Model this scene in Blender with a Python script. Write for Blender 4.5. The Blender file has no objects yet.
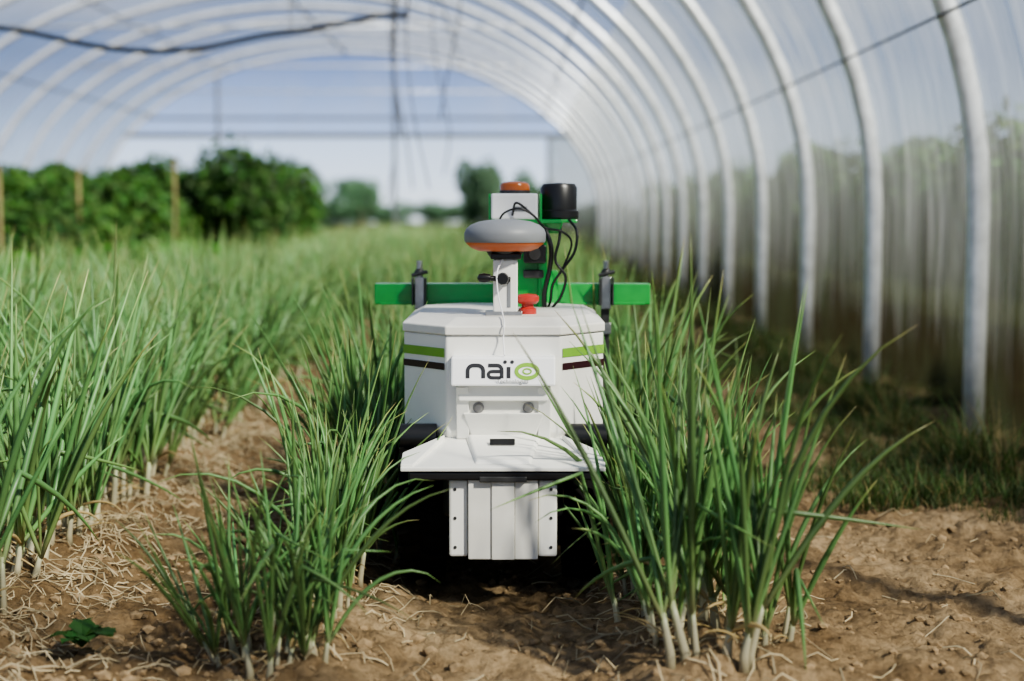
import bpy, math, random
import numpy as np
from mathutils import Vector, Matrix, noise
random.seed(7)
rng = np.random.default_rng(11)
S = bpy.context.scene
COL = S.collection

# ---------------------------------------------------------------- helpers
def link(o, parent=None):
    COL.objects.link(o)
    if parent is not None: o.parent = parent
    return o
def empty(name, loc=(0,0,0)):
    o = bpy.data.objects.new(name, None); o.location = loc; o.empty_display_size=.1
    COL.objects.link(o); return o
def mesh_data(name, verts, faces, mat=None, smooth=False, attr=None):
    me = bpy.data.meshes.new(name)
    me.from_pydata([tuple(map(float,v)) for v in verts], [], [tuple(map(int,f)) for f in faces])
    if mat: me.materials.append(mat)
    if smooth: me.polygons.foreach_set('use_smooth', [True]*len(me.polygons))
    if attr is not None:
        a = me.attributes.new('lf','FLOAT_COLOR','POINT')
        a.data.foreach_set('color', np.asarray(attr,dtype=np.float32).ravel())
    me.update(); return me
def mesh_obj(name, verts, faces, mat=None, parent=None, smooth=False, attr=None, bevel=0, seg=2):
    o = bpy.data.objects.new(name, mesh_data(name, verts, faces, mat, smooth, attr))
    link(o, parent)
    if bevel:
        b=o.modifiers.new('b','BEVEL'); b.width=bevel; b.segments=seg; b.limit_method='ANGLE'; b.angle_limit=math.radians(30)
        b.harden_normals=False
    return o
def box(name, c, s, mat, parent=None, bevel=0.002, rot=None):
    x,y,z=[k/2 for k in s]
    v=[Vector(p) for p in [(-x,-y,-z),(x,-y,-z),(x,y,-z),(-x,y,-z),(-x,-y,z),(x,-y,z),(x,y,z),(-x,y,z)]]
    if rot is not None: v=[rot@p for p in v]
    v=[p+Vector(c) for p in v]
    f=[(0,3,2,1),(4,5,6,7),(0,1,5,4),(1,2,6,5),(2,3,7,6),(3,0,4,7)]
    return mesh_obj(name,v,f,mat,parent,bevel=bevel)
def loft(name, rings, mat, parent=None, bevel=0.002, smooth=False, cap=True):
    n=len(rings[0]); v=[p for r in rings for p in r]; f=[]
    for i in range(len(rings)-1):
        for j in range(n):
            a=i*n+j; b=i*n+(j+1)%n
            f.append((a,b,b+n,a+n))
    if cap:
        f.append(tuple(reversed(range(n)))); f.append(tuple(range((len(rings)-1)*n,len(rings)*n)))
    return mesh_obj(name,v,f,mat,parent,smooth=smooth,bevel=bevel)
def lathe(name, prof, c, mat, parent=None, axis='Z', seg=40, smooth=True, edge=35):
    rings=[]
    for r,h in prof:
        ring=[]
        for k in range(seg):
            a=2*math.pi*k/seg; p=(r*math.cos(a), r*math.sin(a), h)
            if axis=='X': p=(h, r*math.cos(a), r*math.sin(a))
            if axis=='Y': p=(r*math.sin(a), h, r*math.cos(a))
            ring.append((p[0]+c[0],p[1]+c[1],p[2]+c[2]))
        rings.append(ring)
    o=loft(name,rings,mat,parent,bevel=0,smooth=smooth)
    if smooth:
        o.data.set_sharp_from_angle(angle=math.radians(edge))
    return o
def sweep_arrays(pts, rad, n=6, closed=False):
    pts=[Vector(p) for p in pts]; V=[];F=[]
    up=Vector((0,0,1)); prev=None
    for i,p in enumerate(pts):
        a=pts[max(i-1,0)]; b=pts[min(i+1,len(pts)-1)]
        t=(b-a); t = t.normalized() if t.length>1e-9 else Vector((0,0,1))
        if prev is None:
            u = t.cross(up)
            if u.length<.05: u=t.cross(Vector((1,0,0)))
        else: u = prev - t*prev.dot(t)
        u.normalize(); prev=u; w=t.cross(u)
        r = rad[i] if hasattr(rad,'__len__') else rad
        for k in range(n):
            an=2*math.pi*k/n
            V.append(p+u*(r*math.cos(an))+w*(r*math.sin(an)))
    for i in range(len(pts)-1):
        for k in range(n):
            a=i*n+k;b=i*n+(k+1)%n
            F.append((a,b,b+n,a+n))
    F.append(tuple(reversed(range(n)))); F.append(tuple(range((len(pts)-1)*n,len(pts)*n)))
    return V,F
def tube(name, pts, r, mat, parent=None, n=10):
    V,F=sweep_arrays(pts,r,n); o=mesh_obj(name,V,F,mat,parent,smooth=True)
    o.data.set_sharp_from_angle(angle=math.radians(50)); return o
def smooth_path(ctrl, per=8):
    P=[Vector(c) for c in ctrl]; P=[P[0]*2-P[1]]+P+[P[-1]*2-P[-2]]; out=[]
    for i in range(1,len(P)-2):
        for k in range(per):
            t=k/per; a,b,c,d=P[i-1],P[i],P[i+1],P[i+2]
            out.append(.5*((2*b)+(c-a)*t+(2*a-5*b+4*c-d)*t*t+(3*b-a-3*c+d)*t**3))
    out.append(P[-2]); return out
class Bag:
    def __init__(s): s.V=[];s.F=[];s.A=[]
    def add(s,V,F,a=None):
        o=len(s.V); s.V+=list(V); s.F+=[tuple(i+o for i in f) for f in F]
        if a is not None: s.A+=a
    def obj(s,name,mat,parent=None,smooth=False):
        return mesh_obj(name,s.V,s.F,mat,parent,smooth,attr=s.A if s.A else None)
    def data(s,name,mat,smooth=False):
        return mesh_data(name,s.V,s.F,mat,smooth,attr=s.A if s.A else None)

# ---------------------------------------------------------------- materials
def newmat(name):
    m=bpy.data.materials.new(name); m.use_nodes=True; nt=m.node_tree; nt.nodes.clear()
    out=nt.nodes.new('ShaderNodeOutputMaterial'); return m,nt,out
def N(nt,t,**k):
    n=nt.nodes.new(t)
    for a,b in k.items():
        if a=='inp':
            for q,w in b.items(): n.inputs[q].default_value=w
        else: setattr(n,a,b)
    return n
def ramp(nt,stops,interp='LINEAR'):
    r=nt.nodes.new('ShaderNodeValToRGB'); e=r.color_ramp; e.interpolation=interp
    while len(e.elements)<len(stops): e.elements.new(.5)
    for el,(p,c) in zip(e.elements,stops): el.position=p; el.color=(*c,1) if len(c)==3 else c
    return r
def plain(name,col,rough=.5,metal=0,nscale=0,namt=.06,bump=0,coat=0,spec=.5,emit=None):
    m,nt,out=newmat(name); L=nt.links
    b=N(nt,'ShaderNodeBsdfPrincipled'); b.inputs['Roughness'].default_value=rough; b.inputs['Metallic'].default_value=metal
    b.inputs['Coat Weight'].default_value=coat; b.inputs['Specular IOR Level'].default_value=spec
    tc=N(nt,'ShaderNodeTexCoord'); nz=N(nt,'ShaderNodeTexNoise',inp={'Scale':nscale or 12,'Detail':5}); L.new(tc.outputs['Object'],nz.inputs['Vector'])
    d=tuple(max(0,c*(1-namt*2)) for c in col); r=ramp(nt,[(.3,d),(.65,col)])
    L.new(nz.outputs['Fac'],r.inputs['Fac']); L.new(r.outputs['Color'],b.inputs['Base Color'])
    if bump:
        bp=N(nt,'ShaderNodeBump',inp={'Strength':bump,'Distance':.002}); L.new(nz.outputs['Fac'],bp.inputs['Height']); L.new(bp.outputs['Normal'],b.inputs['Normal'])
    if emit: b.inputs['Emission Color'].default_value=(*emit[0],1); b.inputs['Emission Strength'].default_value=emit[1]
    L.new(b.outputs[0],out.inputs[0]); return m

M_white=plain('white_paint',(.85,.84,.79),.38,nscale=9,namt=.04,coat=.15)
M_white2=plain('white_lid_paint',(.78,.76,.70),.45,nscale=14,namt=.06)
M_label=plain('label_white',(.90,.90,.90),.35,namt=.01)
M_green=plain('green_paint',(.015,.36,.06),.35,nscale=20,namt=.1,coat=.3)
M_stripe=plain('stripe_green',(.20,.42,.05),.4)
M_maroon=plain('stripe_dark',(.035,.008,.012),.4)
M_black=plain('black_plastic',(.010,.010,.011),.35)
M_rubber=plain('tyre_rubber',(.013,.012,.011),.9,nscale=40,namt=.3,bump=.5,spec=.2)
M_steel=plain('steel',(.42,.42,.42),.35,metal=.9,nscale=30,namt=.15)
M_darksteel=plain('dark_steel',(.08,.08,.08),.45,metal=.6,nscale=30,namt=.2)
M_grey=plain('grey_plastic',(.22,.23,.245),.5)
M_orange=plain('orange_plastic',(.62,.15,.04),.4)
M_amber=plain('amber_lens',(.50,.13,.02),.2,coat=.5)
M_red=plain('red_plastic',(.42,.035,.025),.4,coat=.2)
M_logo=plain('logo_black',(.02,.02,.025),.5)
M_logog=plain('logo_green',(.24,.47,.04),.5)
M_wood=plain('stake_wood',(.34,.28,.12),.8,nscale=25,namt=.2)
M_hose=plain('hose_black',(.02,.02,.022),.5)
M_wire=plain('wire',(.10,.10,.10),.6,metal=.4)
M_gal=plain('galvanised_steel',(.80,.82,.84),.30,metal=.25,nscale=14,namt=.14)

def leafmat(name, stops, rough=.45, trans=.3, dry=None, var=.25):
    m,nt,out=newmat(name); L=nt.links
    at=N(nt,'ShaderNodeAttribute',attribute_name='lf'); sp=N(nt,'ShaderNodeSeparateColor'); L.new(at.outputs['Color'],sp.inputs[0])
    r=ramp(nt,stops); L.new(sp.outputs[0],r.inputs['Fac']); col=r.outputs['Color']
    oi=N(nt,'ShaderNodeObjectInfo')
    ad=N(nt,'ShaderNodeMath',operation='ADD'); L.new(sp.outputs[1],ad.inputs[0]); L.new(oi.outputs['Random'],ad.inputs[1])
    mr=N(nt,'ShaderNodeMapRange',inp={'From Min':0,'From Max':2,'To Min':1-var*1.6,'To Max':1+var*1.6}); L.new(ad.outputs[0],mr.inputs['Value'])
    hsv=N(nt,'ShaderNodeHueSaturation'); L.new(col,hsv.inputs['Color']); L.new(mr.outputs[0],hsv.inputs['Value'])
    mh=N(nt,'ShaderNodeMapRange',inp={'To Min':.475,'To Max':.52}); L.new(sp.outputs[1],mh.inputs['Value']); L.new(mh.outputs[0],hsv.inputs['Hue'])
    col=hsv.outputs['Color']
    if dry:
        gt=N(nt,'ShaderNodeMath',operation='GREATER_THAN',inp={1:.5}); L.new(sp.outputs[2],gt.inputs[0])
        mx=N(nt,'ShaderNodeMix',data_type='RGBA'); L.new(gt.outputs[0],mx.inputs[0]); L.new(col,mx.inputs[6]); mx.inputs[7].default_value=(*dry,1); col=mx.outputs[2]
    b=N(nt,'ShaderNodeBsdfPrincipled',inp={'Roughness':rough}); L.new(col,b.inputs['Base Color'])
    t=N(nt,'ShaderNodeBsdfTranslucent'); L.new(col,t.inputs['Color'])
    mix=N(nt,'ShaderNodeMixShader',inp={0:trans}); L.new(b.outputs[0],mix.inputs[1]); L.new(t.outputs[0],mix.inputs[2]); L.new(mix.outputs[0],out.inputs[0])
    return m
M_onion=leafmat('onion_leaf',[(0,(.50,.44,.28)),(.06,(.60,.58,.40)),(.12,(.48,.55,.29)),(.20,(.21,.35,.12)),(.45,(.13,.265,.095)),(.82,(.18,.34,.11)),(.94,(.33,.40,.13)),(1,(.52,.44,.20))],.38,.25,dry=(.55,.42,.20),var=.36)
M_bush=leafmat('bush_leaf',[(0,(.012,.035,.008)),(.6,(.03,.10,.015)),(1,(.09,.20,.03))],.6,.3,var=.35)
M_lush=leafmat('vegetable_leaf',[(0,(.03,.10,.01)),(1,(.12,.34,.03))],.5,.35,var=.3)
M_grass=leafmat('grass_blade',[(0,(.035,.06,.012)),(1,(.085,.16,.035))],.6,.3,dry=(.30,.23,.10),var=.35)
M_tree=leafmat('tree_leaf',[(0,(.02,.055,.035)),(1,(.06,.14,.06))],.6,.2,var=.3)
M_bark=plain('bark',(.12,.08,.05),.9,nscale=20,namt=.3)

# polythene film
def film(name='polythene_film',t_hi=.56,t_lo=.32,tint=(.90,.92,.90,1),dirty=True,b=.62):
    m,nt,out=newmat(name); L=nt.links
    tc=N(nt,'ShaderNodeTexCoord'); mp=N(nt,'ShaderNodeMapping'); mp.inputs['Scale'].default_value=(1.0,4.0,.45); L.new(tc.outputs['Object'],mp.inputs['Vector'])
    n1=N(nt,'ShaderNodeTexNoise',inp={'Scale':1.6,'Detail':6,'Roughness':.62,'Distortion':.4}); L.new(mp.outputs[0],n1.inputs['Vector'])
    n2=N(nt,'ShaderNodeTexNoise',inp={'Scale':2.2,'Detail':5}); L.new(tc.outputs['Object'],n2.inputs['Vector'])
    sx=N(nt,'ShaderNodeSeparateXYZ'); L.new(tc.outputs['Object'],sx.inputs[0])
    ad=N(nt,'ShaderNodeMath',operation='MULTIPLY_ADD',inp={1:1.3,2:-.65}); L.new(n1.outputs['Fac'],ad.inputs[0])
    ad2=N(nt,'ShaderNodeMath',operation='ADD'); L.new(ad.outputs[0],ad2.inputs[0]); L.new(sx.outputs['Z'],ad2.inputs[1])
    dz=N(nt,'ShaderNodeMapRange',inp={'From Min':.28,'From Max':1.45,'To Min':1,'To Max':0}); L.new(ad2.outputs[0],dz.inputs['Value'])
    dy=N(nt,'ShaderNodeMapRange',inp={'From Min':2.9,'From Max':4.0,'To Min':.15,'To Max':1}); L.new(sx.outputs['Y'],dy.inputs['Value'])  # grime thinned towards the front so sun still reaches the foreground soil
    dirt=N(nt,'ShaderNodeMath',operation='MULTIPLY'); L.new(dz.outputs[0],dirt.inputs[0]); L.new(dy.outputs[0],dirt.inputs[1])  # real grime, deepened to look dark low down and shade the wall-side ground
    base=ramp(nt,[(.3,tuple(b*c for c in (.42,.44,.42))),(.5,tuple(b*c for c in (.62,.64,.62))),(.7,tuple(b*c for c in (.98,.99,.98)))]); L.new(n1.outputs['Fac'],base.inputs['Fac'])
    dcol=ramp(nt,[(.35,(.04,.03,.015)),(.6,(.055,.062,.032))]); L.new(n2.outputs['Fac'],dcol.inputs['Fac'])
    cm=N(nt,'ShaderNodeMix',data_type='RGBA'); L.new(dirt.outputs[0],cm.inputs[0]); L.new(base.outputs[0],cm.inputs[6]); L.new(dcol.outputs[0],cm.inputs[7])
    bp=N(nt,'ShaderNodeBump',inp={'Strength':.9,'Distance':.05}); L.new(n1.outputs['Fac'],bp.inputs['Height'])
    df=N(nt,'ShaderNodeBsdfDiffuse'); tl=N(nt,'ShaderNodeBsdfTranslucent'); gl=N(nt,'ShaderNodeBsdfGlossy',inp={'Roughness':.22}); tr=N(nt,'ShaderNodeBsdfTransparent')
    tr.inputs[0].default_value=tint
    L.new(cm.outputs[2],df.inputs[0]); L.new(cm.outputs[2],tl.inputs[0])
    for q in (df,tl,gl): L.new(bp.outputs[0],q.inputs['Normal'])
    m1=N(nt,'ShaderNodeMixShader',inp={0:.4}); L.new(df.outputs[0],m1.inputs[1]); L.new(tl.outputs[0],m1.inputs[2])
    m2=N(nt,'ShaderNodeMixShader',inp={0:.10}); L.new(m1.outputs[0],m2.inputs[1]); L.new(gl.outputs[0],m2.inputs[2])
    tf=N(nt,'ShaderNodeMapRange',inp={'From Min':.3,'From Max':.7,'To Min':t_hi,'To Max':t_lo}); L.new(n1.outputs['Fac'],tf.inputs['Value'])
    k=N(nt,'ShaderNodeMath',operation='MULTIPLY_ADD',inp={1:-.7 if dirty else 0,2:1.0}); L.new(dirt.outputs[0],k.inputs[0])
    tf2=N(nt,'ShaderNodeMath',operation='MULTIPLY'); L.new(k.outputs[0],tf2.inputs[0]); L.new(tf.outputs[0],tf2.inputs[1])
    m3=N(nt,'ShaderNodeMixShader'); L.new(tf2.outputs[0],m3.inputs[0]); L.new(m2.outputs[0],m3.inputs[1]); L.new(tr.outputs[0],m3.inputs[2])
    L.new(m3.outputs[0],out.inputs[0]); return m
M_film=film()
M_filmc=film('polythene_film_roof',.78,.50,(.86,.89,.93,1),b=.48)
M_film2=film('polythene_film_clear',.86,.70,(.78,.85,1,1),b=.6)

def soil():
    m,nt,out=newmat('soil'); L=nt.links
    tc=N(nt,'ShaderNodeTexCoord')
    n1=N(nt,'ShaderNodeTexNoise',inp={'Scale':2.3,'Detail':8,'Roughness':.7}); n2=N(nt,'ShaderNodeTexNoise',inp={'Scale':38,'Detail':8,'Roughness':.7}); n3=N(nt,'ShaderNodeTexNoise',inp={'Scale':1.4,'Detail':6})
    vo=N(nt,'ShaderNodeTexVoronoi',inp={'Scale':34})
    for q in (n1,n2,n3,vo): L.new(tc.outputs['Object'],q.inputs['Vector'])
    r1=ramp(nt,[(.3,(.155,.10,.052)),(.5,(.31,.22,.125)),(.7,(.48,.36,.22))]); L.new(n1.outputs['Fac'],r1.inputs['Fac'])
    r2=ramp(nt,[(.3,(.38,.34,.30)),(.55,(1,1,1)),(.8,(1.25,1.2,1.15))]); L.new(n2.outputs['Fac'],r2.inputs['Fac'])
    mu=N(nt,'ShaderNodeMix',data_type='RGBA',blend_type='MULTIPLY',inp={0:.85}); L.new(r1.outputs[0],mu.inputs[6]); L.new(r2.outputs[0],mu.inputs[7])
    sx=N(nt,'ShaderNodeSeparateXYZ'); L.new(tc.outputs['Object'],sx.inputs[0])
    shade_fac=N(nt,'ShaderNodeMapRange',inp={'From Min':-.2,'From Max':-.6,'To Min':0,'To Max':.42}); L.new(sx.outputs['X'],shade_fac.inputs['Value'])
    shaded=N(nt,'ShaderNodeMix',data_type='RGBA'); L.new(shade_fac.outputs[0],shaded.inputs[0]); L.new(mu.outputs[2],shaded.inputs[6]); shaded.inputs[7].default_value=(.12,.07,.03,1)  # shade of the onion rows painted into the soil colour on the left
    gx=N(nt,'ShaderNodeMapRange',inp={'From Min':.75,'From Max':1.15}); L.new(sx.outputs['X'],gx.inputs['Value'])
    gy=N(nt,'ShaderNodeMapRange',inp={'From Min':4.2,'From Max':5.0}); L.new(sx.outputs['Y'],gy.inputs['Value'])
    g=N(nt,'ShaderNodeMath',operation='MULTIPLY'); L.new(gx.outputs[0],g.inputs[0]); L.new(gy.outputs[0],g.inputs[1])
    gn=N(nt,'ShaderNodeMapRange',inp={'From Min':.42,'From Max':.56}); L.new(n3.outputs['Fac'],gn.inputs['Value'])
    g2=N(nt,'ShaderNodeMath',operation='MULTIPLY'); L.new(g.outputs[0],g2.inputs[0]); L.new(gn.outputs[0],g2.inputs[1])
    go=N(nt,'ShaderNodeMapRange',inp={'From Min':31,'From Max':32}); L.new(sx.outputs['Y'],go.inputs['Value'])
    gr_=N(nt,'ShaderNodeMapRange',inp={'From Min':1.88,'From Max':1.95}); L.new(sx.outputs['X'],gr_.inputs['Value'])
    g3=N(nt,'ShaderNodeMath',operation='MAXIMUM'); L.new(g2.outputs[0],g3.inputs[0]); L.new(go.outputs[0],g3.inputs[1])
    g4=N(nt,'ShaderNodeMath',operation='MAXIMUM'); L.new(g3.outputs[0],g4.inputs[0]); L.new(gr_.outputs[0],g4.inputs[1])
    gc=ramp(nt,[(.3,(.025,.032,.010)),(.7,(.06,.075,.02))]); L.new(n2.outputs['Fac'],gc.inputs['Fac'])
    m2=N(nt,'ShaderNodeMix',data_type='RGBA'); L.new(g4.outputs[0],m2.inputs[0]); L.new(shaded.outputs[2],m2.inputs[6]); L.new(gc.outputs[0],m2.inputs[7])
    b=N(nt,'ShaderNodeBsdfPrincipled',inp={'Roughness':.95,'Specular IOR Level':.1}); L.new(m2.outputs[2],b.inputs['Base Color'])
    hm=N(nt,'ShaderNodeMath',operation='MULTIPLY_ADD',inp={1:-.5}); L.new(vo.outputs['Distance'],hm.inputs[0]); L.new(n2.outputs['Fac'],hm.inputs[2])
    bp=N(nt,'ShaderNodeBump',inp={'Strength':.9,'Distance':.022}); L.new(hm.outputs[0],bp.inputs['Height']); L.new(bp.outputs[0],b.inputs['Normal'])
    L.new(b.outputs[0],out.inputs[0]); return m
M_soil=soil()
M_clod=plain('soil_clod',(.35,.25,.145),.95,nscale=60,namt=.3,bump=.6,spec=.1)
M_straw=plain('straw',(.52,.43,.27),.8,nscale=20,namt=.2)

# ---------------------------------------------------------------- ground
def hgt(x,y):
    h=0
    for rx in (.36,-.40):
        h+=.035*math.exp(-((x-rx)/.15)**2)
    if x<-.85: h+=.045*min(1,(-.85-x)/.2)
    if y<14:
        h+=.030*noise.noise(Vector((x*1.3,y*1.3,0)))
        h+=.028*noise.noise(Vector((x*5,y*5,3)))
        h+=.018*noise.noise(Vector((x*14,y*14,7)))
        n=noise.noise(Vector((x*26,y*26,9))); h+=.022*max(0,n)
        n=noise.noise(Vector((x*55,y*55,4))); h+=.009*n
    return h-.012
xs=np.concatenate([np.linspace(-60,-6,18),np.arange(-5.8,-2.2,.12),np.arange(-2.1,2.0,.012),np.arange(2.1,6,.3),np.linspace(7,60,16)])
ys=np.concatenate([np.linspace(-8,1.6,10),np.arange(1.8,2.3,.05),np.arange(2.3,5.2,.012),np.arange(5.2,9,.05),np.arange(9,33,.5),np.linspace(34,160,20)])
nx,ny=len(xs),len(ys)
GV=[(x,y,hgt(x,y) if -6<x<6 and y>1 else -.01) for y in ys for x in xs]
idx=np.arange(nx*ny).reshape(ny,nx)
GF=np.stack([idx[:-1,:-1],idx[:-1,1:],idx[1:,1:],idx[1:,:-1]],-1).reshape(-1,4)
mesh_obj('ground',GV,GF,M_soil,smooth=True)

import bmesh
bm=bmesh.new(); bmesh.ops.create_icosphere(bm,subdivisions=1,radius=1); icoV=[v.co.copy() for v in bm.verts]; icoF=[tuple(v.index for v in f.verts) for f in bm.faces]; bm.free()
B=Bag()
for i in range(5600):
    y=2.3+ (random.random()**1.6)*5; x=random.uniform(-1.05,1.70)
    if random.random()<.35: x=random.uniform(-1.0,-.45)
    r=random.choice([.003,.003,.004,.004,.005,.006,.008,.012])*random.uniform(.7,1.3); s=random.random()*50
    z=hgt(x,y)
    B.add([Vector((v.x*r*1.2,v.y*r,v.z*r*.75))*(1+.45*noise.noise(v*1.3+Vector((s,0,0))))+Vector((x,y,z+r*.2)) for v in icoV],icoF)
B.obj('soil_clods',M_clod,smooth=False)
B=Bag()
for i in range(2800):
    side=random.random()
    if side<.5: x=random.gauss(-1.0,.13)
    elif side<.88: x=random.gauss(random.choice([.36,-.4]),.14)
    else: x=random.uniform(-1,1.7)
    y=2.4+random.random()*4.5; a=random.uniform(0,6.28); l=random.uniform(.02,.11)
    pts=[Vector((x+math.cos(a)*l*t+.006*math.sin(5*t),y+math.sin(a)*l*t,0)) for t in (0,.35,.7,1)]
    for q in pts: q.z=hgt(q.x,q.y)+.004
    pts[1].z+=random.uniform(0,.012); pts[2].z+=random.uniform(0,.022)
    V,F=sweep_arrays(pts,random.uniform(.0008,.0020),3); B.add(V,F)
B.obj('straw_litter',M_straw)

# ---------------------------------------------------------------- tunnel
XR=1.85; CX=-3.35; A_=5.2; Z0=.85; B_=3.35
def prof(off=0,n=60):
    P=[(XR-off,-.05),(XR-off,.3),(XR-off,.6),(XR-off,Z0)]
    for k in range(1,n):
        a=math.pi*k/n; P.append((CX+(A_-off)*math.cos(a), Z0+(B_-off)*math.sin(a)))
    XL=CX-A_
    P+=[(XL+off,Z0),(XL+off,.6),(XL+off,.3),(XL+off,-.05)]
    return P
HY=[5.79+1.67*k for k in range(-5,16)]
YEND=HY[-1]
P=prof()
def film_part(name,i0,i1,mat):
    yy=[]
    for a,b in zip(HY[:-1],HY[1:]):
        for t in np.linspace(0,1,6)[:-1]: yy.append((a+(b-a)*t, math.sin(math.pi*t)))
    yy.append((YEND,0))
    V=[];F=[]; m=i1-i0+1
    for y,s in yy:
        for i in range(i0,i1+1):
            x,z=P[i]; n=Vector((CX-x,0,Z0-z if z>Z0 else 0)).normalized(); d=.015*s if z>.1 else 0
            V.append((x+n.x*d,y,z+n.z*d))
    for j in range(len(yy)-1):
        for i in range(m-1):
            a=j*m+i; F.append((a,a+1,a+1+m,a+m))
    return mesh_obj(name,V,F,mat,smooth=True)
film_part('wall_right',0,14,M_film); film_part('ceiling',14,len(P)-1-14,M_filmc); film_part('wall_left',len(P)-1-14,len(P)-1,M_filmc)
frame=empty('tunnel_frame')
B=Bag(); PH=prof(.055,48)
for y in HY:
    V,F=sweep_arrays([(x,y,z) for x,z in PH],.042,10); B.add(V,F)
B.obj('hoops',M_gal,frame,smooth=True)
B=Bag()
for ang,r in ((13,.006),(38,.014),(62,.014),(90,.022),(118,.014),(142,.014),(167,.010)):
    a=math.radians(ang); x=CX+(A_-.11)*math.cos(a); z=Z0+(B_-.11)*math.sin(a)
    V,F=sweep_arrays([(x,y,z) for y in np.linspace(HY[0],YEND,12)],r,6); B.add(V,F)
B.obj('purlins',M_wire,frame,smooth=True)
B=Bag()
for k,y in enumerate(HY):
    if k%3==1 and k>6:
        z=3.2; dx=(A_-.05)*math.sqrt(1-((z-Z0)/(B_-.05))**2)
        V,F=sweep_arrays([(CX-dx,y,z),(CX,y,z),(CX+dx,y,z)],.016,6); B.add(V,F)
B.obj('tie_bars',M_gal,frame,smooth=True)
g=empty('wall_back')
zo=2.45
def wx(z,s): return CX+s*A_*math.sqrt(max(0,1-((max(z,Z0)-Z0)/B_)**2))
zz=np.linspace(zo,Z0+B_-.002,24); V=[];F=[]
for z in zz: V+=[(wx(z,-1),YEND,z),(CX,YEND,z),(wx(z,1),YEND,z)]
for i in range(len(zz)-1):
    for k in (0,1): a=i*3+k; F.append((a,a+1,a+4,a+3))
mesh_obj('gable_film',V,F,M_film2,g)
zz=np.linspace(0,zo,14); V=[];F=[]
for z in zz: V+=[(.75,YEND,z),(wx(z,1),YEND,z)]
for i in range(len(zz)-1): a=i*2; F.append((a,a+1,a+3,a+2))
mesh_obj('side_film',V,F,M_film,g)
for k,(a,b,r) in enumerate([((wx(zo,-1),YEND,zo),(wx(zo,1),YEND,zo),.05),((wx(2.8,-1),YEND,2.8),(wx(2.8,1),YEND,2.8),.03),
    ((-6.0,YEND,0),(-6.0,YEND,3.75),.04),((-2.4,YEND,0),(-2.4,YEND,4.1),.04),((.75,YEND,0),(.75,YEND,zo),.04)]):
    tube('rail_%d'%k,[a,b],r,M_steel,g,8)
hz=empty('irrigation_hose')
hp=smooth_path([(-4.2,9.1,2.0),(-3.4,9.1,1.96),(-3.0,9.1,1.94),(-2.5,9.1,1.84),(-2.15,9.1,1.81),(-1.85,9.1,1.83),(-1.5,9.1,1.90),(-1.15,9.1,1.95),(-.8,9.12,2.02),(-.62,9.13,2.03)],6)
tube('hose',hp,.016,M_hose,hz,8)
for k,(x,z) in enumerate([(-3.4,1.96),(-1.33,1.93),(-.62,2.03)]):
    zt=Z0+(B_-.11)*math.sqrt(1-((x-CX)/(A_-.11))**2); tube('hanger_%d'%k,[(x,9.13,z),(x,9.13,zt)],.004,M_wire,hz,5)
tw=empty('hanging_twine')
for k,(x,y,zb,r,w) in enumerate([(-.72,9.8,1.80,.014,.05),(-.70,9.85,1.35,.007,.09),(-.62,9.9,1.0,.005,.12),(-1.2,16,1.1,.01,.15),(-.9,18,1.3,.01,.2),(-1.6,20,1.0,.012,.1),(-.45,12,1.6,.008,.12)]):
    zt=Z0+(B_-.11)*math.sqrt(1-((x-CX)/(A_-.11))**2)
    tube('twine_%d'%k,smooth_path([(x+w*math.sin(t*5+k)*t,y,zt+(zb-zt)*t) for t in np.linspace(0,1,6)],4),r,M_wire,tw,5)

# ---------------------------------------------------------------- onions
def leaf_tube(B,base,az,tilt,length,r,bend,t0,t1,rnd,dry,n=5,seg=8,kink=False):
    pts=[];rad=[]; p=Vector(base); d=tilt; step=length/seg; kk=random.randint(3,6)
    tw=random.uniform(-.25,.25)
    for i in range(seg+1):
        f=i/seg; pts.append(p.copy())
        rad.append(r*(.75+.5*f if f<.35 else .93*(1-((f-.35)/.65)**1.9)+.04))
        dd=d+bend*f*f
        if kink and i>=kk: dd+=1.5
        dd=min(dd,2.6)
        a=az+tw*f
        p=p+Vector((math.cos(a)*math.sin(dd),math.sin(a)*math.sin(dd),math.cos(dd)))*step
        if p.z<.004: p.z=.004
    V,F=sweep_arrays(pts,rad,n)
    A=[]
    for i in range(seg+1):
        A+= [(t0+(t1-t0)*i/seg,rnd,1.0 if dry else 0.0,1)]*n
    B.add(V,F,A)
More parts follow.
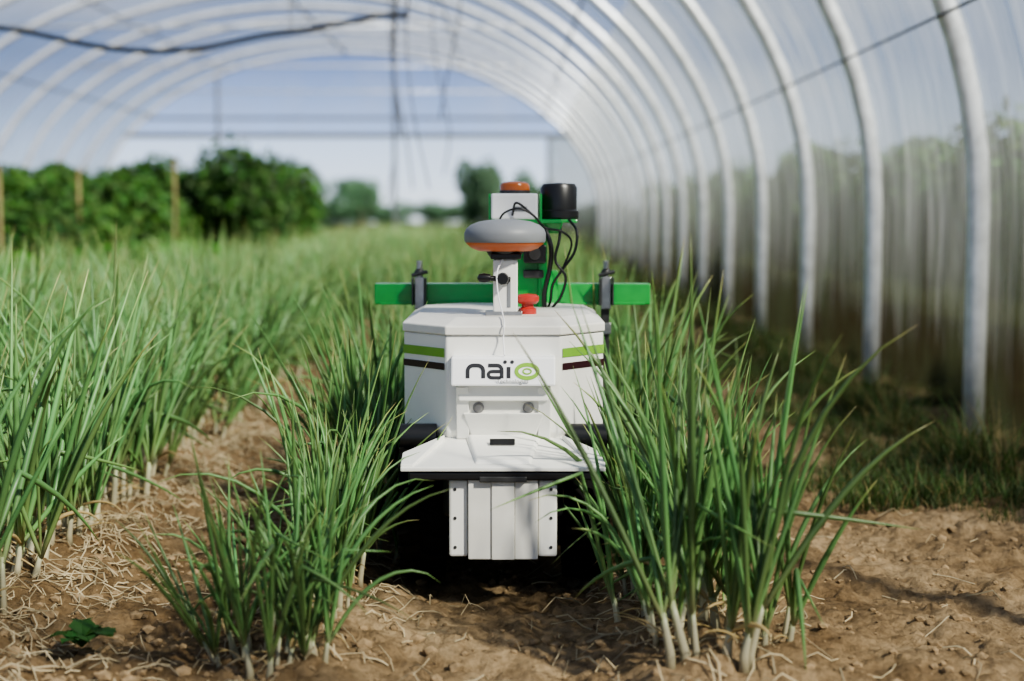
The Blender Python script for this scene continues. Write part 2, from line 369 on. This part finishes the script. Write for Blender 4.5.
def onion_clump(seed,nplants,lod=0,spread=.07,H=1.0,flop=1.0):
    random.seed(seed); B=Bag()
    for k in range(nplants):
        a=random.uniform(0,6.28); rr=spread*math.sqrt(random.random()); bx,by=rr*math.cos(a),rr*math.sin(a)*1.3
        ca=a; ct=(random.uniform(.02,.25)+rr*1.3)*flop; hs=random.uniform(.035,.085); rs=random.uniform(.0045,.0080)
        top=Vector((bx+math.cos(ca)*math.sin(ct)*hs,by+math.sin(ca)*math.sin(ct)*hs,hs*math.cos(ct)))
        n=(6,4)[lod]; V,F=sweep_arrays([(bx,by,-.03),(bx,by,.0),top*.6+Vector((bx,by,0))*.4,top],[rs*1.5,rs*1.3,rs,rs*.95],n)
        B.add(V,F,[(0,.5,0,1)]*n+[(.02,.5,0,1)]*n+[(.06,.5,0,1)]*n+[(.12,.5,0,1)]*n)
        nl=random.randint(4,6)
        for q in range(nl):
            az=ca+random.gauss(0,1.1) if random.random()<.75 else random.uniform(0,6.28)
            tilt=min(.62,abs(random.gauss(.12,.18))*flop+ct*.7); ln=random.uniform(.22,.60)*H
            bend=random.choice([.0,.05,.12,.3,.6,1.1])*random.uniform(.5,1.3)*flop
            dry=random.random()<.05
            if dry: tilt+=.8; bend=1.6; ln*=.4
            if tilt>.45: ln=min(ln,.40)
            leaf_tube(B,top-Vector((0,0,.01)),az,tilt,ln,random.uniform(.0036,.0066)*(1 if lod==0 else 1.2),bend,.11,random.choice([.88,.93,1.0]),random.random(),dry,n=(6,3)[lod],seg=(9,5)[lod],kink=(random.random()<.10))
        if random.random()<.8 and lod==0:
            leaf_tube(B,(bx,by,.015),random.uniform(0,6.28),1.1,random.uniform(.05,.14),.002,1.0,.5,1,random.random(),True,n=4,seg=6)
    return B.data('onion_clump',M_onion,True)
HI=[onion_clump(100+i,6) for i in range(10)]
FL=[onion_clump(150+i,5,flop=1.55,spread=.06) for i in range(4)]
LO=[onion_clump(200+i,7,1,spread=.09) for i in range(6)]
def put(parent,me,x,y,z,rz,s,sz=None,name='clump',j=.04):
    o=bpy.data.objects.new(name,me); link(o,parent); o.location=(x,y,z); o.rotation_euler=(random.gauss(0,j),random.gauss(0,j),rz); o.scale=(s,s,sz or s)
random.seed(5)
for rx,y0,y1 in ((.36,2.62,29.5),(-.40,2.62,29.5),(-1.13,2.85,29.5),(-1.50,3.3,29.5),(-1.90,4.5,29.5),(-2.30,6,29.5),(-2.72,7.5,11.5)):
    e=empty('onion_row')
    y=y0
    while y<y1:
        near=y<7.5; me=random.choice(HI if near and rx>-2 else LO)
        if near and random.random()<.22: me=random.choice(FL)
        x=rx+random.gauss(0,.035); s=random.uniform(.78,1.16)*(1.0 if near else 1.05)
        if rx<-1 and near: s*=1.08
        if rx==-.40 and y<3.3: s*=.82
        if rx==.36 and y<2.95: s*=1.05; x+=.02
        put(e,me,x,y,hgt(x,y),random.uniform(0,6.28),s,j=.06)
        y+= random.uniform(.12,.20) if y<10 else random.uniform(.15,.24)
        if rx<-1 and near and random.random()<.15: y+=.12
    if rx==.36:
        for x,y,s in ((.28,2.98,.95),(.27,3.18,.9),(.30,2.78,.85),(.47,2.80,.95)): put(e,random.choice(FL if x<.4 else HI),x,y,hgt(x,y),random.uniform(0,6.28),s)
    if rx==-.40:
        for x,y,s in ((-.35,2.66,.75),(-.50,2.72,.75),(-.36,2.95,.8),(-.37,3.25,.9),(-.33,3.6,1.0),(-.34,3.85,1.0)): put(e,random.choice(FL if y<3.3 else HI),x,y,hgt(x,y),random.uniform(0,6.28),s)

# ---------------------------------------------------------------- leafy masses
def leaf_blob(seed,n,size,fill=.45,shape=None,mat=None,name='foliage',stems=0):
    random.seed(seed); B=Bag()
    lobes=[(Vector((random.gauss(0,.38),random.gauss(0,.38),random.uniform(-.3,.45))),random.uniform(.38,.62)) for _ in range(9)]
    for i in range(n):
        c,r=random.choice(lobes)
        d=Vector((random.gauss(0,1),random.gauss(0,1),random.gauss(0,1))).normalized()
        rad=r*(fill+(1-fill)*random.random()**.5); p=c+d*rad
        if p.z<-1: p.z=-1
        nrm=(d+Vector((random.gauss(0,.6),random.gauss(0,.6),random.gauss(0,.6)+.4))).normalized()
        u=nrm.cross(Vector((random.gauss(0,1),random.gauss(0,1),random.gauss(0,1)))).normalized(); w=nrm.cross(u)
        s=size*random.uniform(.6,1.35)
        V=[p-u*s, p-u*s*.2+w*s*.42-nrm*s*.05, p+u*s*.45+w*s*.34, p+u*s-nrm*s*.25, p+u*s*.45-w*s*.34, p-u*s*.2-w*s*.42-nrm*s*.05]
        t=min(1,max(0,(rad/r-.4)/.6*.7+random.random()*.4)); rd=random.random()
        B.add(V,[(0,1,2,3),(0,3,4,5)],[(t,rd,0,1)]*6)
    return B.data(name,mat)
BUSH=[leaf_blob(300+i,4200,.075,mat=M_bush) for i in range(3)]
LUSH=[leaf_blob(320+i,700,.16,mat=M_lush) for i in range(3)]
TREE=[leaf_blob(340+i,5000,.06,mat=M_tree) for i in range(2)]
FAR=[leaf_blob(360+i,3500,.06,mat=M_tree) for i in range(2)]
def foliage(parent,me,x,y,h,w,name='foliage',z0=0,d=None):
    o=bpy.data.objects.new(name,me); link(o,parent); o.location=(x,y,z0+h*.5); o.rotation_euler=(0,0,random.uniform(0,6.28))
    o.scale=(w*.5,(d or w)*.5,h*.5)
random.seed(21)
e=empty('tomato_plant_row')
for i in range(16):
    t=i/15; y=11.8+t*4.6; x=-4.65+t*.3+random.gauss(0,.1); h=1.24+.24*t+random.gauss(0,.06)
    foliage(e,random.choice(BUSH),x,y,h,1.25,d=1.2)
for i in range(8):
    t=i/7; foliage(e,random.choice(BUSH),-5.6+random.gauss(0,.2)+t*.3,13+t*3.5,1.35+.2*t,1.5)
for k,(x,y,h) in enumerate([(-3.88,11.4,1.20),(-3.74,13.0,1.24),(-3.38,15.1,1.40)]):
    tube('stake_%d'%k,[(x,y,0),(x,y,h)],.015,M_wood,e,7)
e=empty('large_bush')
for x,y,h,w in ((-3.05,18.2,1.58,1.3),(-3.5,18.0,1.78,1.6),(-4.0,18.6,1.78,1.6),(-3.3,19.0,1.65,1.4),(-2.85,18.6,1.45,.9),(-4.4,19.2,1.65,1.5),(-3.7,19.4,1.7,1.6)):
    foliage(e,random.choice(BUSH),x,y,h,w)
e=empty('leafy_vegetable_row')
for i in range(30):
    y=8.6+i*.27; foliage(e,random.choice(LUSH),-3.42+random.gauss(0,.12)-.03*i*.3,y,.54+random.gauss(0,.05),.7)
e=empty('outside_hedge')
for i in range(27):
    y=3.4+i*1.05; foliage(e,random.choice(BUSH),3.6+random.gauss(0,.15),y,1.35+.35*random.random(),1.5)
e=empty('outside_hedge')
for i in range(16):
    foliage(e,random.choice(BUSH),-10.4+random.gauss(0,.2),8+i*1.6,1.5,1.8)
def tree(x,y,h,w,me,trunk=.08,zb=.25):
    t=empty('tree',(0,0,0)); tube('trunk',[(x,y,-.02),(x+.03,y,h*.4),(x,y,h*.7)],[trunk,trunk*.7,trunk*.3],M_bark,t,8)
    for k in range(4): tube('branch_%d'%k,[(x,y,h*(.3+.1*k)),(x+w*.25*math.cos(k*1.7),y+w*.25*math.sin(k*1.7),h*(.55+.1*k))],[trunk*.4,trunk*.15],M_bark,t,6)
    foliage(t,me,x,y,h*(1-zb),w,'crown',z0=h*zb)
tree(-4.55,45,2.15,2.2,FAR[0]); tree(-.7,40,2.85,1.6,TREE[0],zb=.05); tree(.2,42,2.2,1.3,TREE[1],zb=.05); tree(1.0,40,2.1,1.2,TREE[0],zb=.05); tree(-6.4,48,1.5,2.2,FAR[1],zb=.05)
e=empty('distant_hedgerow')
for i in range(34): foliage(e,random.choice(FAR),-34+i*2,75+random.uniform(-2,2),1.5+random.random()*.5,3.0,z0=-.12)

def grass(seed,n,h,spread):
    random.seed(seed); B=Bag()
    for i in range(n):
        a=random.uniform(0,6.28); r=spread*math.sqrt(random.random()); p=Vector((r*math.cos(a),r*math.sin(a),-.005)); az=random.uniform(0,6.28); l=h*random.uniform(.4,1.2); t=abs(random.gauss(.35,.35)); w=random.uniform(.0015,.003)
        side=Vector((-math.sin(az),math.cos(az),0)); V=[];A=[];rd=random.random();dry=1.0 if random.random()<.22 else 0.
        for k in range(4):
            f=k/3; ww=w*(1-f*.9); V+=[p-side*ww,p+side*ww]; A+=[(f,rd,dry,1)]*2
            tt=t+f*1.0; p=p+Vector((math.cos(az)*math.sin(tt),math.sin(az)*math.sin(tt),math.cos(tt)))*l/3
        B.add(V,[(0,1,3,2),(2,3,5,4),(4,5,7,6)],A)
    return B.data('grass_tuft',M_grass)
GR=[grass(400+i,120,.085,.12) for i in range(4)]
GT=[grass(420+i,60,.24,.06) for i in range(3)]
random.seed(31)
e=empty('grass_verge')
for i in range(760):
    y=4.25+random.random()**1.5*22; x=random.uniform(.72,1.60)
    if noise.noise(Vector((x*1.8,y*1.2,5)))<-.15 or random.random()> (x-.4)/.8: continue
    put(e,random.choice(GR),x,y,hgt(x,y),random.uniform(0,6.28),random.uniform(.5,1.25),name='tuft')
for i in range(150):
    y=4.6+random.random()**1.3*18; x=random.uniform(1.42,1.56)
    put(e,random.choice(GT),x,y,hgt(x,y),random.uniform(0,6.28),random.uniform(.6,1.25),name='tuft')
for x,y in ((1.33,4.02),(1.42,3.85),(1.25,4.15)):
    put(e,random.choice(GR),x,y,hgt(x,y),0,.5,name='tuft')
def weed(name,x,y,n,s,seed):
    random.seed(seed); B=Bag(); z=hgt(x,y)
    for k in range(n):
        a=k*2.4; l=s*random.uniform(.6,1); d=Vector((math.cos(a),math.sin(a),0)); sd=Vector((-d.y,d.x,0)); o=Vector((x,y,z))
        V=[];F=[]
        for i,f in enumerate((0,.25,.45,.6,.8,1)):
            w=(.04,.1,.32,.2,.28,.02)[i]*l; p=o+d*l*f+Vector((0,0,.02+l*.5*math.sin(f*2.2)*random.uniform(.8,1)))
            V+=[p-sd*w,p+Vector((0,0,-.004)),p+sd*w]
        for i in range(5):
            for q in (0,1): a0=i*3+q; F.append((a0,a0+1,a0+4,a0+3))
        B.add(V,F,[(.6,random.random(),0,1)]*18)
    B.obj(name,M_bush)
weed('weed_plant',-.82,2.80,12,.085,1)

# ---------------------------------------------------------------- robot
R=empty('weeding_robot'); RX=-.019
def X(x): return RX+x
def octo(w,f,yf,ym,yb,z,ybm=None):
    return [(X(-f),yf,z),(X(f),yf,z),(X(w),ym,z),(X(w),yb-.09,z),(X(f),yb,z),(X(-f),yb,z),(X(-w),yb-.09,z),(X(-w),ym,z)]
loft('hood',[octo(.215,.118,3.315,3.43,3.93,.325),octo(.228,.126,3.30,3.42,3.95,.35),octo(.228,.126,3.30,3.42,3.95,.565)],M_white,R,bevel=.004)
loft('hood_lid',[octo(.231,.128,3.294,3.416,3.955,.566),octo(.231,.128,3.294,3.416,3.955,.586),octo(.200,.105,3.36,3.46,3.91,.602)],M_white2,R,bevel=.003)
def stripe(name,z0,z1,mat):
    for s,nm in ((-1,'l'),(1,'r')):
        e=.0018
        pts=[(s*(.130),3.30-.001),(s*.228,3.42),(s*.228,3.84)]
        nrm=Vector((s*.12,-.102,0)).normalized()
        a=Vector((pts[0][0],3.3047,0))+nrm*e; b=Vector((pts[1][0],pts[1][1],0))+nrm*e; b.x=s*(.228+e); c=Vector((s*(.228+e),3.84,0))
        V=[];
        for q in (a,b,c): V+=[(X(q.x),q.y,z0),(X(q.x),q.y,z1)]
        mesh_obj('%s_%s'%(name,nm),V,[(0,2,3,1),(2,4,5,3)],mat,R)
stripe('stripe_green',.516,.536,M_stripe); stripe('stripe_dark',.488,.503,M_maroon)
box('lid_hinge_l',(X(-.15),3.42,.594),(.05,.012,.008),M_white,R); box('lid_hinge_r',(X(.15),3.42,.594),(.05,.012,.008),M_white,R)
def slab(name,top,bot,mat,bevel=.003):
    r=lambda t:[(X(-t[0]),t[1],t[3]),(X(t[0]),t[1],t[3]),(X(t[0]),t[2],t[3]),(X(-t[0]),t[2],t[3])]
    return loft(name,[r(bot),r(top)],mat,R,bevel=bevel)
slab('logo_panel',(.114,3.252,3.31,.522),(.114,3.236,3.31,.460),M_label,.004)
slab('nose_upper',(.103,3.262,3.32,.462),(.098,3.260,3.32,.424),M_white,.003)
slab('nose_recess',(.096,3.278,3.33,.426),(.088,3.282,3.34,.395),M_white,.002)
slab('nose_lower',(.090,3.272,3.33,.396),(.070,3.300,3.36,.335),M_white,.003)
slab('nose_cheek_l',(.014,3.255,3.32,.455),(.014,3.298,3.34,.335),M_white,.002).location.x=-.090
slab('nose_cheek_r',(.014,3.255,3.32,.455),(.014,3.298,3.34,.335),M_white,.002).location.x=.090
for s in (-1,1):
    lathe('bolt_%d'%s,[(.001,-.006),(.0075,-.006),(.0095,-.003),(.0095,.004)],(X(s*.055),3.276,.408),M_steel,R,axis='Y',seg=20)
    lathe('bolt_washer_%d'%s,[(.0125,-.001),(.0125,.003)],(X(s*.055),3.277,.408),M_steel,R,axis='Y',seg=24)
def on_panel(u,v,e=.0012):
    x=(u-501.5)*.00212; z=.522-(v-358)*.0021; f=(.522-z)/.062; return Vector((X(x),3.252-.016*f-e,z))
def ribbon(name,pts,w,mat,closed=False):
    V=[];F=[];n=len(pts)
    for i,(u,v) in enumerate(pts):
        a=pts[(i-1)%n] if (closed or i>0) else pts[i]; b=pts[(i+1)%n] if (closed or i<n-1) else pts[i]
        t=Vector((b[0]-a[0],b[1]-a[1])); t.normalize(); nn=Vector((-t.y,t.x))*w/2
        V+=[on_panel(u+nn.x,v+nn.y),on_panel(u-nn.x,v-nn.y)]
    for i in range(n if closed else n-1):
        j=(i+1)%n; F.append((2*i,2*i+1,2*j+1,2*j))
    mesh_obj(name,V,F,mat,R)
def arc(cx,cy,rx,ry,a0,a1,n=12): return [(cx+rx*math.cos(math.radians(a0+(a1-a0)*k/n)),cy+ry*math.sin(math.radians(a0+(a1-a0)*k/n))) for k in range(n+1)]
ribbon('logo_n',[(465,379.5)]+arc(471,372,6,5.5,180,270,6)+arc(475,372,6,5.5,270,360,6)+[(481,379.5)],4,M_logo)
ribbon('logo_a',[(486,366.5)]+arc(495,371,5,4.5,270,360,6)+[(500,379.5)],3.8,M_logo)
ribbon('logo_a_bowl',[(499,372.6),(491,372.6)]+arc(490,375.8,3.8,3.2,270,90,8)+[(499,379)],3.4,M_logo)
ribbon('logo_i',[(507,368),(507,379.5)],4,M_logo)
for k,u in enumerate((503.4,510.6)): ribbon('logo_dot_%d'%k,arc(u,363,1.1,1.0,0,360,10)[:-1],1.8,M_logo,True)
ribbon('logo_o',arc(526,372.5,11,6.8,0,360,32)[:-1],4,M_logog,True)
ribbon('logo_leaf',arc(526,372.5,4.2,2.6,0,360,20)[:-1],1.6,M_logog,True)
def text(name,body,size,loc,mat,rx=90):
    c=bpy.data.curves.new(name,'FONT'); c.body=body; c.size=size; c.align_x='CENTER'; c.extrude=.0003; o=bpy.data.objects.new(name,c); link(o,R); o.location=loc; o.rotation_euler=(math.radians(rx),0,0); c.materials.append(mat)
text('logo_subtext','Technologies',.013,(X(.02),3.2355,.4665),M_grey,90+14)
tray=[[(X(-.216),3.12,.292),(X(.216),3.12,.292),(X(.216),3.19,.303),(X(.11),3.36,.337),(X(-.11),3.36,.337),(X(-.216),3.19,.303)],
      [(X(-.216),3.12,.301),(X(.216),3.12,.301),(X(.216),3.19,.312),(X(.11),3.36,.346),(X(-.11),3.36,.346),(X(-.216),3.19,.312)]]
loft('tray',tray,M_white,R,bevel=.002)
loft('tray_ridge',[[(X(-.06),3.14,.304),(X(.06),3.14,.304),(X(.09),3.34,.343),(X(-.09),3.34,.343)],[(X(-.055),3.15,.312),(X(.055),3.15,.312),(X(.08),3.33,.352),(X(-.08),3.33,.352)]],M_white,R,bevel=.003)
loft('tray_wing_l',[[(X(-.216),3.19,.30),(X(-.216),3.125,.30),(X(-.19),3.125,.30),(X(-.13),3.30,.33)],[(X(-.216),3.19,.322),(X(-.216),3.125,.306),(X(-.19),3.125,.306),(X(-.13),3.30,.345)]],M_white,R,bevel=.002)
loft('tray_wing_r',[[(X(.216),3.19,.30),(X(.13),3.30,.33),(X(.19),3.125,.30),(X(.216),3.125,.30)],[(X(.216),3.19,.322),(X(.13),3.30,.345),(X(.19),3.125,.306),(X(.216),3.125,.306)]],M_white,R,bevel=.002)
box('bumper_rubber',(X(0),3.15,.281),(.40,.05,.018),M_black,R,.004)
box('ce_plate',(X(-.002),3.235,.338),(.055,.003,.018),M_black,R,.001,rot=Matrix.Rotation(math.radians(-55),3,'X'))
text('ce_text','CE 112',.014,(X(-.002),3.2325,.333),M_label,35)
box('chassis',(X(0),3.58,.245),(.26,.78,.13),M_black,R,.01)
box('chassis_plate',(X(0),3.62,.318),(.40,.62,.014),M_darksteel,R,.002)
for k,(x,w,y) in enumerate([(-.0495,.049,3.134),(0,.049,3.130),(.0495,.049,3.134)]):
    box('ballast_slab_%d'%k,(X(x),y+.06,.187),(w,.12,.172),M_white2,R,.002)
for s in (-1,1):
    o=box('ballast_bracket_%d'%s,(X(s*.095),3.175,.187),(.040,.06,.165),M_white,R,.005)
    for k,z in enumerate((.25,.188,.125)): lathe('bracket_hole_%d_%d'%(s,k),[(.0035,-.001),(.0035,.003)],(X(s*.102),3.1445,z),M_darksteel,R,axis='Y',seg=12)
box('ballast_hook',(X(0),3.13,.275),(.10,.02,.012),M_darksteel,R,.002)
def wheel(nm,cx,cy,r=.172,w=.10):
    lathe(nm+'_tyre',[(r*.55,-w*.42),(r*.82,-w*.5),(r*.95,-w*.46),(r,-w*.32),(r,w*.32),(r*.95,w*.46),(r*.82,w*.5),(r*.55,w*.42)],(cx,cy,r+.004),M_rubber,R,axis='X',seg=48)
    lathe(nm+'_rim',[(.02,-w*.30),(r*.50,-w*.30),(r*.56,-w*.40),(r*.56,w*.40),(r*.50,w*.30),(.02,w*.30)],(cx,cy,r+.004),M_darksteel,R,axis='X',seg=32)
    lathe(nm+'_hub',[(.001,-w*.45),(.03,-w*.45),(.03,w*.45),(.001,w*.45)],(cx,cy,r+.004),M_steel,R,axis='X',seg=20)
    B=Bag()
    for k in range(22):
        for s in (-1,1):
            a=2*math.pi*(k+.5*(s>0))/22
            Rm=Matrix.Rotation(a,3,'X')
            v=[]
            for dz in (r*.975,r*1.055):
                for (xx,yy) in ((s*.002,-.010),(s*w*.49,-.022),(s*w*.49,-.006),(s*.002,.008)):
                    v.append(Rm@Vector((xx,yy,dz-(0 if abs(xx)<.01 else .006)))+Vector((cx,cy,r+.004)))
            B.add(v,[(0,1,2,3),(7,6,5,4),(0,4,5,1),(1,5,6,2),(2,6,7,3),(3,7,4,0)])
    B.obj(nm+'_lugs',M_rubber,R)
for nm,x,y in (('wheel_fl',-.184,3.42),('wheel_fr',.184,3.42),('wheel_rl',-.184,3.86),('wheel_rr',.184,3.86)): wheel(nm,X(x),y)
lathe('motor_l',[(.001,-.03),(.03,-.03),(.03,.05),(.001,.05)],(X(-.20),3.33,.335),M_black,R,axis='X',seg=24)
lathe('motor_r',[(.001,-.05),(.03,-.05),(.03,.03),(.001,.03)],(X(.20),3.33,.335),M_black,R,axis='X',seg=24)
box('mast_foot',(X(0),3.44,.606),(.085,.06,.010),M_steel,R,.002)
box('mast',(X(.004),3.44,.668),(.056,.035,.122),M_white,R,.003)
box('mast_slot',(X(.012),3.4215,.65),(.008,.002,.06),M_grey,R,.0008)
box('mast_bracket',(X(.005),3.44,.737),(.07,.06,.014),M_black,R,.003)
tube('mast_lever',[(X(-.045),3.405,.688),(X(.015),3.415,.684)],.006,M_black,R,12)
lathe('mast_knob',[(.001,-.018),(.012,-.018),(.014,-.010),(.014,.004),(.008,.012),(.001,.012)],(X(-.002),3.410,.686),M_black,R,axis='Y',seg=24)
lathe('lever_grip',[(.001,-.016),(.009,-.012),(.011,0),(.008,.014),(.001,.016)],(X(-.044),3.405,.688),M_black,R,axis='X',seg=16)
ax=X(.003)
lathe('gps_base',[(.001,-.036),(.060,-.036),(.076,-.030),(.088,-.020),(.091,-.014),(.091,-.010)],(ax,3.45,.784),M_orange,R,seg=56)
lathe('gps_dome',[(.0915,-.016),(.0935,-.012),(.0940,.004),(.090,.014),(.079,.024),(.058,.032),(.030,.036),(.001,.0375)],(ax,3.45,.784),M_grey,R,seg=56)
lathe('gps_foot',[(.001,-.05),(.035,-.05),(.045,-.034),(.001,-.034)],(ax,3.45,.784),M_darksteel,R,seg=32)
lathe('estop_body',[(.001,0),(.021,0),(.021,.014),(.014,.018),(.014,.030),(.001,.030)],(X(.055),3.47,.600),M_red,R,seg=28)
lathe('estop_button',[(.001,.026),(.021,.026),(.0265,.032),(.0265,.042),(.020,.047),(.001,.049)],(X(.055),3.47,.600),M_red,R,seg=32)
box('tower_post',(X(.055),3.76,.70),(.062,.05,.22),M_green,R,.003)
box('tower_post_side',(X(.095),3.76,.69),(.022,.08,.20),M_green,R,.003)
box('tower_platform',(X(.055),3.76,.815),(.175,.16,.010),M_green,R,.002)
loft('tower_arm',[[(X(.02),3.70,.785),(X(.135),3.70,.785),(X(.135),3.82,.785),(X(.02),3.82,.785)],[(X(-.035),3.69,.812),(X(.145),3.69,.812),(X(.145),3.83,.812),(X(-.035),3.83,.812)]],M_green,R,bevel=.003)
box('tower_side_l',(X(-.036),3.76,.845),(.006,.12,.075),M_green,R,.001)
box('tower_side_r',(X(.090),3.76,.845),(.006,.12,.075),M_green,R,.001)
box('control_box',(X(.025),3.73,.851),(.114,.10,.064),M_label,R,.005)
box('control_box_label',(X(.04),3.679,.845),(.03,.001,.012),M_grey,R,.0003)
lathe('beacon_base',[(.001,0),(.038,0),(.038,.008),(.001,.008)],(X(.026),3.73,.883),M_darksteel,R,seg=36)
lathe('beacon_lens',[(.037,.006),(.037,.019),(.034,.025),(.026,.029),(.001,.031)],(X(.026),3.73,.883),M_amber,R,seg=36)
lathe('lidar',[(.001,0),(.046,0),(.050,.004),(.050,.020),(.045,.024),(.046,.078),(.040,.088),(.001,.091)],(X(.136),3.77,.820),M_black,R,seg=40)
box('lidar_plate',(X(.138),3.77,.815),(.085,.09,.008),M_green,R,.002)
box('tower_camera',(X(.075),3.70,.735),(.055,.05,.045),M_black,R,.004)
lathe('tower_camera_lens',[(.001,-.012),(.014,-.012),(.016,0)],(X(.075),3.675,.735),M_darksteel,R,axis='Y',seg=24)
box('tower_clamp',(X(.072),3.72,.685),(.05,.03,.02),M_darksteel,R,.003)
tube('cable_1',smooth_path([(X(.16),3.72,.82),(X(.178),3.69,.79),(X(.172),3.68,.74),(X(.145),3.68,.70),(X(.12),3.70,.66),(X(.115),3.72,.62),(X(.11),3.74,.602)]),.0035,M_black,R,8)
tube('cable_2',smooth_path([(X(.14),3.72,.812),(X(.135),3.68,.77),(X(.125),3.67,.72),(X(.15),3.67,.68),(X(.14),3.70,.63),(X(.12),3.72,.602)]),.0035,M_black,R,8)
tube('cable_3',smooth_path([(X(.02),3.68,.83),(X(.03),3.66,.86),(X(.07),3.65,.83),(X(.10),3.66,.80),(X(.14),3.66,.79),(X(.165),3.68,.76),(X(.14),3.68,.69)]),.0028,M_black,R,8)
tube('cable_4',smooth_path([(X(.10),3.69,.80),(X(.115),3.68,.75),(X(.112),3.69,.70),(X(.10),3.71,.64),(X(.10),3.72,.602)]),.006,M_black,R,8)
tube('cable_5',smooth_path([(X(-.02),3.66,.80),(X(.0),3.62,.835),(X(.04),3.60,.845),(X(.08),3.62,.82),(X(.09),3.66,.79)]),.0025,M_black,R,8)
tube('antenna_cable',smooth_path([(X(.0),3.42,.735),(X(-.015),3.40,.70),(X(-.012),3.38,.65),(X(-.002),3.35,.610),(X(.002),3.288,.590),(X(.0),3.285,.56),(X(.003),3.25,.525)]),.0016,M_label,R,8)
box('lift_bar',(X(.020),3.985,.622),(.73,.05,.055),M_green,R,.003)
box('lift_bar_flange',(X(.020),3.957,.597),(.70,.006,.006),M_green,R,.001)
box('lift_bracket',(X(.06),3.955,.635),(.16,.01,.10),M_green,R,.002)
for s,x in ((-1,-.225),(1,.267)):
    nm='l' if s<0 else 'r'
    box('clamp_plate_'+nm,(X(x),3.952,.625),(.026,.012,.085),M_steel,R,.002)
    box('clamp_side_'+nm,(X(x-.017),3.94,.63),(.004,.04,.072),M_darksteel,R,.001)
    box('clamp_side2_'+nm,(X(x+.017),3.94,.63),(.004,.04,.072),M_darksteel,R,.001)
    lathe('clamp_screw_'+nm,[(.001,0),(.008,0),(.008,.055),(.001,.055)],(X(x),3.955,.655),M_steel,R,seg=14)
    lathe('clamp_knob_'+nm,[(.001,0),(.012,0),(.014,.006),(.009,.014),(.001,.016)],(X(x),3.955,.675),M_darksteel,R,seg=14)
    tube('clamp_lever_'+nm,[(X(x-.02),3.945,.672),(X(x+.022),3.945,.682)],.005,M_darksteel,R,8)
    tube('clamp_pin_'+nm,[(X(x),3.945,.69),(X(x+.004),3.945,.708)],.004,M_steel,R,8)
    box('tool_stalk_'+nm,(X(x),3.99,.40),(.022,.022,.42),M_darksteel,R,.002)
    box('tool_stalk_bolt_'+nm,(X(x),3.972,.53),(.030,.012,.03),M_steel,R,.002)
    tube('tool_tine_'+nm,smooth_path([(X(x),3.99,.20),(X(x),4.02,.10),(X(x),3.98,.03),(X(x-s*.02),3.94,.008)]),.009,M_darksteel,R,8)
box('side_box_r',(X(.235),3.70,.40),(.02,.16,.10),M_darksteel,R,.004)

# ---------------------------------------------------------------- light and sky
W=bpy.data.worlds.new('World'); S.world=W; W.use_nodes=True; nt=W.node_tree; nt.nodes.clear(); L=nt.links
out=N(nt,'ShaderNodeOutputWorld'); bg=N(nt,'ShaderNodeBackground'); tc=N(nt,'ShaderNodeTexCoord'); sx=N(nt,'ShaderNodeSeparateXYZ'); L.new(tc.outputs['Generated'],sx.inputs[0])
gr=ramp(nt,[(0,(.25,.25,.20)),(.49,(.40,.45,.45)),(.5,(1.0,1.1,1.2)),(.522,(.72,.90,1.18)),(.55,(.25,.37,.66)),(.7,(.18,.26,.45)),(1,(.16,.25,.50))])
mr=N(nt,'ShaderNodeMapRange',inp={'From Min':-1,'From Max':1}); L.new(sx.outputs['Z'],mr.inputs['Value']); L.new(mr.outputs[0],gr.inputs['Fac'])
mp=N(nt,'ShaderNodeMapping'); mp.inputs['Scale'].default_value=(1,1,3.2); mp.inputs['Location'].default_value=(.3,.1,.0); L.new(tc.outputs['Generated'],mp.inputs['Vector'])
cn=N(nt,'ShaderNodeTexNoise',inp={'Scale':3.2,'Detail':6,'Roughness':.55}); L.new(mp.outputs[0],cn.inputs['Vector'])
cr=ramp(nt,[(.52,(0,0,0)),(.74,(.55,.55,.55))]); L.new(cn.outputs['Fac'],cr.inputs['Fac'])
mx=N(nt,'ShaderNodeMix',data_type='RGBA'); L.new(cr.outputs[0],mx.inputs[0]); L.new(gr.outputs[0],mx.inputs[6]); mx.inputs[7].default_value=(.85,.88,.92,1)
L.new(mx.outputs[2],bg.inputs[0]); bg.inputs[1].default_value=1.0; L.new(bg.outputs[0],out.inputs[0])
sl=bpy.data.lights.new('sun','SUN'); sl.energy=11.0; sl.angle=math.radians(3.5); sl.color=(1,.95,.85)
so=bpy.data.objects.new('sun',sl); COL.objects.link(so); d=Vector((.55,-.55,.64)); so.rotation_euler=d.to_track_quat('Z','Y').to_euler(); so.location=(6,-5,8)

# ---------------------------------------------------------------- camera
cam=bpy.data.cameras.new('camera'); co=bpy.data.objects.new('camera',cam); COL.objects.link(co)
co.location=(0,0,.83); co.rotation_euler=(math.radians(90-4.78),0,0); cam.sensor_width=36; cam.lens=52.7; cam.clip_end=400; cam.clip_start=.05
cam.dof.use_dof=True; cam.dof.focus_distance=3.28; cam.dof.aperture_fstop=1.9
S.camera=co
S.view_settings.view_transform='AgX'; S.view_settings.look='AgX - Medium High Contrast'; S.view_settings.exposure=0.3
